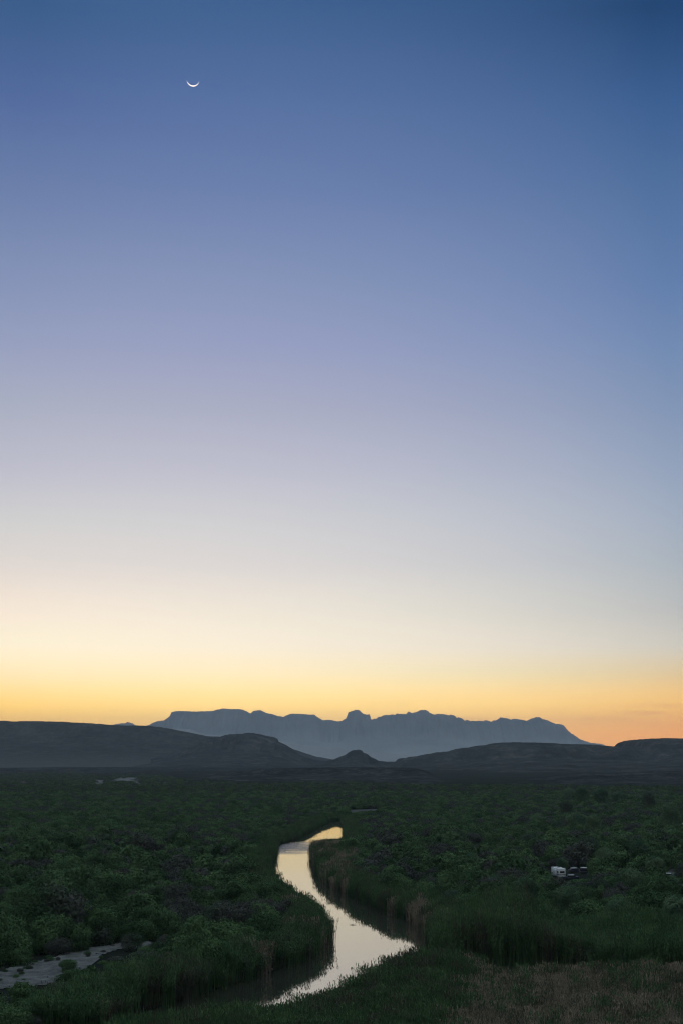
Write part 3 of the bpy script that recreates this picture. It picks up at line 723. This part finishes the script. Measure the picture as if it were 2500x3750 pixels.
order = np.where(vis)[0]; order = order[np.argsort(P3[order, 1])][:250]
chosen = np.zeros(len(P3), bool); chosen[order] = True
for i in order:
    x, y, z = P3[i]; v = int(rng.integers(0, 4)); sc = siz[i]; bx, by = B[i]
    if x > 0 and bx > 1500: lab, g = 'dark rounded shrub among the trees on the right side of the river', 'shrubs right of the river'
    elif bx > 1140 and by < 3450 and x > -5 and bx > 1240: lab, g = 'dark rounded shrub among the trees on the right side of the river', 'shrubs right of the river'
    elif s[i] < 14: lab, g = 'dense green shrub in the belt along the left river bank', 'shrubs along the left bank'
    else: lab, g = 'dark green shrub in the thicket behind the left river bank', 'shrubs of the left thicket'
    r_ = tag(obj('shrub', None, loc=(x, y, z), rz=rng.uniform(0, 6.28)), lab, 'shrub', g)
    r_.scale = (sc, sc, sc * rng.uniform(.85, 1.15) * (hf[i] if hf[i] < 1 else 1))
    obj('foliage', shrub_near[v], r_); obj('stem', shrub_stem[v], r_)
rest = ~chosen
n = int(rest.sum()); sz = siz[rest]
near_ = P3[rest][:, 1] < 380
def thick(name, lab, Pq, sz, hfq, key, nvar):
    n = len(Pq); z = rng.uniform(.85, 1.15, n)
    scatter(name, lab, Pq, rng.integers(0, nvar, n), np.stack([sz, sz, sz * z * hfq], 1), rng.uniform(0, 6.28, n), key, 'thicket')
Pr, hr = P3[rest], hf[rest]
thick('thicket', 'dense dark green brush covering both sides of the river', Pr[near_], sz[near_], hr[near_], 'near', 4)
thick('thicket', 'dark brush behind the nearest shrubs on both sides of the river', Pr[~near_], sz[~near_], hr[~near_], 'mid', 4)
# few named shrubs standing free on or beside the sandbar
for px, py, sc, lab in [(250,3560,.62,'small round shrub standing alone on the grey sandbar'), (70,3535,.8,'dark shrub at the far edge of the sandbar near the left frame edge'),
                        (600,3462,.55,'low shrub standing in the narrow middle of the sandbar'), (710,3438,.45,'tiny shrub at the right tip of the sandbar'), (75,3690,.95,'shrub on the near edge of the sandbar in the lower left corner'),(330,3585,.55,'low shrub on the near edge of the sandbar')]:
    x, y = ground_pt(px, py, 1.2); z = float(height(np.array([x]), np.array([y]))[0])
    r_ = tag(obj('shrub', None, loc=(x, y, z), rz=rng.uniform(0, 6.28)), lab, 'shrub', 'shrubs on the sandbar'); r_.scale = (sc, sc, sc * .9)
    v = int(rng.integers(0, 4)); obj('foliage', shrub_near[v], r_); obj('stem', shrub_stem[v], r_)
P = pts_band(190, 330, 2.1, 0.33)
bx, by = project(P[:, 0], P[:, 1], height(P[:, 0], P[:, 1]))
k = poly_in(bx, by, PATCH['sandbar'][0]) & (fbm(P[:, 0] / 5, P[:, 1] / 9, 91) > .52); P = P[k]
k = rng.random(len(P)) < .45; P = P[k]
thick('weeds', 'low tufts of weeds scattered on the grey sandbar', np.stack([P[:, 0], P[:, 1], height(P[:, 0], P[:, 1])], 1), rng.uniform(.08, .26, len(P)), np.full(len(P), .7), 'near', 4)
P = pts_band(620, 1500, 5.6, 0.34)
P3, s, hf, B = filt(P, 4.2, 3.0)
k = off_trees(P3) & (rng.random(len(P3)) < np.clip(.75 + (fbm(P3[:, 0] / 60, P3[:, 1] / 60, 82, 3) - .4) * 2, .35, 1)); P3, hf, s = P3[k], hf[k], s[k]
thick('brush', 'mid distance dark green brush across the valley floor', P3, (.8 + 1.0 * fbm(P3[:, 0] / 40, P3[:, 1] / 40, 81)) * np.clip(.4 + s / 50, .4, 1) * rng.uniform(.75, 1.25, len(P3)), hf * .8, 'mid', 4)
P = pts_band(1500, 4200, 13, 0.34)
P3, s, hf, B = filt(P, 3.2, 3.0)
k = rng.random(len(P3)) < np.clip(.9 - (P3[:, 1] - 1500) / 4200 + (fbm(P3[:, 0] / 160, P3[:, 1] / 160, 84, 3) - .5) * 1.6, .08, 1); k &= B[:, 1] + 26 * (fbm(P3[:, 0] / 140, P3[:, 1] / 300, 90) - .3) + rng.uniform(-3, 9, len(P3)) > np.interp(B[:, 0], [0, 600, 700, 1600, 1700, 2500], [2846, 2850, 2876, 2884, 2888, 2892])
P3, hf = P3[k], hf[k]
thick('desert_scrub', 'far desert scrub fading towards the ridges', P3, (.8 + .8 * fbm(P3[:, 0] / 80, P3[:, 1] / 80, 83)), hf * .8, 'far', 3)

# ------------------------------------------------------------------ driftwood in the river
def drift(loc, lab, segs):
    V, Fq = [], []
    for a, b, r0, r1 in segs: tube(V, Fq, a, b, r0, r1, 7)
    tag(obj('driftwood', np_mesh('driftwood', np.array(V), np.array(Fq), [M['drift']]), loc=loc), lab, 'driftwood')
x, y = ground_pt(1195, 3470)
drift((x, y, .02), 'bare branch lying in the water off the point of the left bank', [((-1.6,0,.1),(0,.3,.12),.14,.12),((0,.3,.12),(1.5,0,.06),.12,.07),((.4,.2,.12),(1.2,.9,.35),.06,.02),((1.0,.1,.1),(2.0,-.5,.08),.06,.03),((-.6,.2,.1),(-.2,-.6,.3),.06,.02)])
x, y = ground_pt(1290, 3389)
drift((x, y, -.02), 'short dark snag breaking the surface in mid river', [((-.8,0,.0),(-.1,0,.1),.07,.06),((-.1,0,.1),(.15,0,.32),.06,.03),((-.1,0,.1),(1.0,-.15,.02),.06,.04)])

# ------------------------------------------------------------------ vehicles on the campground
def box_mesh(name, boxes, mat, bevel=0.0):
    """boxes: (x0,x1,y0,y1,z0,z1[,inset_top_x,inset_top_y])"""
    V, Fq = [], []
    for b in boxes:
        x0, x1, y0, y1, z0, z1 = b[:6]; ix, iy = (b[6], b[7]) if len(b) > 6 else (0, 0); o = len(V)
        V += [(x0,y0,z0),(x1,y0,z0),(x1,y1,z0),(x0,y1,z0),(x0+ix,y0+iy,z1),(x1-ix,y0+iy,z1),(x1-ix,y1-iy,z1),(x0+ix,y1-iy,z1)]
        Fq += [(o+a,o+b_,o+c,o+d) for a,b_,c,d in ((3,2,1,0),(4,5,6,7),(0,1,5,4),(1,2,6,5),(2,3,7,6),(3,0,4,7))]
    return np_mesh(name, np.array(V, float), np.array(Fq), [mat])
def wheel_mesh(r=.36, w=.24, k=16):
    V, Fq = [], []
    tube(V, Fq, (0, -w / 2, r), (0, w / 2, r), r, r, k)
    for s0 in (0, k): 
        pass
    me_ = np_mesh('wheel', np.array(V), np.array(Fq), [M['rubber']]); return me_
WH = wheel_mesh(); HUB = None
def bev(o, w):
    b = o.modifiers.new('bevel', 'BEVEL'); b.width = w; b.segments = 2
def place(px, py):
    x, y = ground_pt(px, py, 1.2); return (x, y, float(height(np.array([x]), np.array([y]))[0]) + .04)
def wheels(root, xs_, yw):
    for x in xs_:
        for s in (-1, 1):
            w = obj('wheel', WH, root, (x, s * yw, 0))
def motorhome(px, py, rz, lab, L=8.6, H=3.2, name='camper'):
    r_ = tag(obj(name, None, loc=place(px, py), rz=rz), lab, 'camper')
    o = obj('body', box_mesh('body', [(-L/2, L/2, -1.22, 1.22, .45, H)], M['white']), r_); bev(o, .12)
    obj('stripe', box_mesh('stripe', [(-L/2-.01, L/2+.01, -1.235, 1.235, 1.05, 1.25)], M['navy']), r_)
    for x0 in (-3.2, -1.2, 1.4):
        obj('window', box_mesh('window', [(x0, x0 + 1.1, -1.24, 1.24, 1.65, 2.3)], M['glass']), r_)
    obj('rear_window', box_mesh('rear_window', [(-L/2-.02, -L/2+.1, -.8, .8, 1.7, 2.35)], M['glass']), r_)
    obj('windscreen', box_mesh('windscreen', [(L/2-.1, L/2+.02, -1.0, 1.0, 1.5, 2.4)], M['glass']), r_)
    o = obj('slide_out', box_mesh('slide_out', [(-1.4, 1.6, 1.22, 1.75, .8, 2.75)], M['white']), r_); bev(o, .05)
    for x0 in (-2.6, 1.2):
        o = obj('air_conditioner', box_mesh('air_conditioner', [(x0, x0 + 1.0, -.4, .4, H, H + .32, .12, .08)], M['grey' if x0 > 0 else 'white']), r_); bev(o, .05)
    obj('roof_vent', box_mesh('roof_vent', [(-.4, .2, -.3, .3, H, H + .15), (2.8, 3.2, .3, .7, H, H + .15)], M['grey']), r_)
    obj('awning', box_mesh('awning', [(-2.8, 2.8, -1.36, -1.22, H - .3, H - .14)], M['grey']), r_)
    wheels(r_, (-2.0, 2.9), 1.1)
    return r_
def car(px, py, rz, lab, mat, roof=None, kind='car', L=4.6):
    r_ = tag(obj('parked_' + kind, None, loc=place(px, py), rz=rz), lab, kind)
    o = obj('body', box_mesh('body', [(-L/2, L/2, -.92, .92, .32, .98, .06, .04)], mat), r_); bev(o, .1)
    if kind == 'pickup truck':
        pass
    x0, x1 = ((-L/2 + .1, L/2 - .9) if kind == 'van' else (-L/2 + .7, L/2 - 1.2)); zt = 2.05 if kind == 'van' else 1.5
    o = obj('cabin_glass', box_mesh('cabin_glass', [(x0, x1, -.86, .86, .97, zt, .38, .16)], M['glass']), r_)
    o = obj('roof', box_mesh('roof', [(x0 + .36, x1 - .36, -.71, .71, zt - .02, zt + .07, .05, .05)], roof or mat), r_)
    obj('windscreen', box_mesh('windscreen', [(x1 - .30, x1 - .22, -.6, .6, 1.05, zt - .15)], M['glass']), r_)
    for s in (-1, 1):
        obj('headlight', box_mesh('headlight', [(L/2 - .03, L/2 + .01, s*.68-.14, s*.68+.14, .66, .8)], M['silver']), r_)
    wheels(r_, (-L*.31, L*.31), .84)
    return r_
motorhome(2044, 3214, R(101), 'white boxy camper with roof units parked among dark trees', L=7.4)
car(2104, 3196, R(20), 'dark car with pale roof parked right of the white camper', M['navy'], M['white'], 'car')
car(2148, 3200, R(4), 'dark van with a white roof parked farther right of the white camper', M['navy'], M['white'], 'van', 5.2)
car(2093, 3221, R(12), 'low dark car with silver roof in front of the camper, nearest of the parked cars', M['navy'], M['silver'], 'car')
car(2449, 3216, R(-10), 'dark car with a white roof below the clearing at the right edge', M['navy'], M['white'], 'car')
car(2462, 3172, R(40), 'small silver car at the top of the clearing at the right edge', M['silver'], None, 'car')
motorhome(2496, 3036, R(15), 'white camper far off at the right edge of the photo', L=7)
car(2500, 3266, R(60), 'white van cut by the right edge of the photo below the clearing', M['white'], None, 'van', 5.2)
# teal canopy on four poles
r_ = tag(obj('canopy', None, loc=place(2292, 3152), rz=R(8)), 'teal awning cloth stretched on poles above a campsite', 'canopy')
V = [(-1.3,-1.1,1.9),(1.3,-1.1,1.9),(1.3,1.1,2.1),(-1.3,1.1,2.1),(0,0,2.6)]
me = bpy.data.meshes.new('cover'); me.from_pydata(V, [], [(0,1,4),(1,2,4),(2,3,4),(3,0,4)]); me.materials.append(M['teal'])
o = obj('cover', me, r_); sm = o.modifiers.new('thick', 'SOLIDIFY'); sm.thickness = .03
for a in (-1.28, 1.28):
    for b in (-1.08, 1.08):
        V, Fq = [], []; tube(V, Fq, (a, b, 0), (a, b, 1.95), .03, .03, 6); obj('pole', np_mesh('pole', np.array(V), np.array(Fq), [M['grey']]), r_)

# ------------------------------------------------------------------ the moon
MD = 90000.0
d = Vector(ray(707.4, 291.8)); fwd = d.normalized(); mr = 22.3 * MD / F * d.length * 0 + 22.3 / F * MD / d.length
ctr = Vector((0, 0, CAMZ)) + fwd * MD
rt = Vector(ray(707.4 + 490, 291.8 + 50)) - Vector(ray(707.4, 291.8)); rt = (rt - fwd * rt.dot(fwd)).normalized()
dn = fwd.cross(rt).normalized()
if dn.z > 0: dn = -dn
V, Fq = [], []; nA, nB = 64, 8
for shell in (1.0, 0.985):
    for i in range(nA + 1):
        ph = R(-90 + 180 * i / nA)
        for j in range(nB + 1):
            la = R(58 + (90 - 58) * j / nB)
            p = rt * math.sin(ph) + dn * math.cos(ph) * math.sin(la) - fwd * math.cos(ph) * math.cos(la)
            V.append(tuple(p * mr * shell))
gf = grid_faces(nA + 1, nB + 1)
Fq = np.concatenate([gf, gf[:, ::-1] + (nA + 1) * (nB + 1)])
mt, t, p = new_mat('moonlit_surface'); p.inputs['Base Color'].default_value = (.3, .3, .3, 1)
p.inputs['Emission Color'].default_value = (1, .985, .96, 1); p.inputs['Emission Strength'].default_value = 1.15
o = obj('moon', np_mesh('moon', np.array(V), Fq, [mt], smooth=True), loc=tuple(ctr))
tag(o, 'thin white crescent moon, horns up, in the blue upper left sky', 'moon')

# ------------------------------------------------------------------ the air
V = [(-37000,-2700,-3),(37000,-2700,-3),(37000,43500,-3),(-37000,43500,-3)]
V += [(a, b, 1500) for a, b, c in V]
me = bpy.data.meshes.new('haze'); me.from_pydata(V, [], [(3,2,1,0),(4,5,6,7),(0,1,5,4),(1,2,6,5),(2,3,7,6),(3,0,4,7)])
mt = bpy.data.materials.new('haze_air'); mt.use_nodes = True; t = mt.node_tree; t.nodes.clear()
pv = t.nodes.new('ShaderNodeVolumePrincipled'); mo = t.nodes.new('ShaderNodeOutputMaterial')
pv.inputs['Color'].default_value = (0.68, 0.83, 1.0, 1); pv.inputs['Density'].default_value = 2.9e-5; pv.inputs['Anisotropy'].default_value = 0.0
t.links.new(pv.outputs[0], mo.inputs['Volume']); me.materials.append(mt)
tag(obj('haze', me), 'thin blue evening haze filling the valley', None, None, 'stuff')
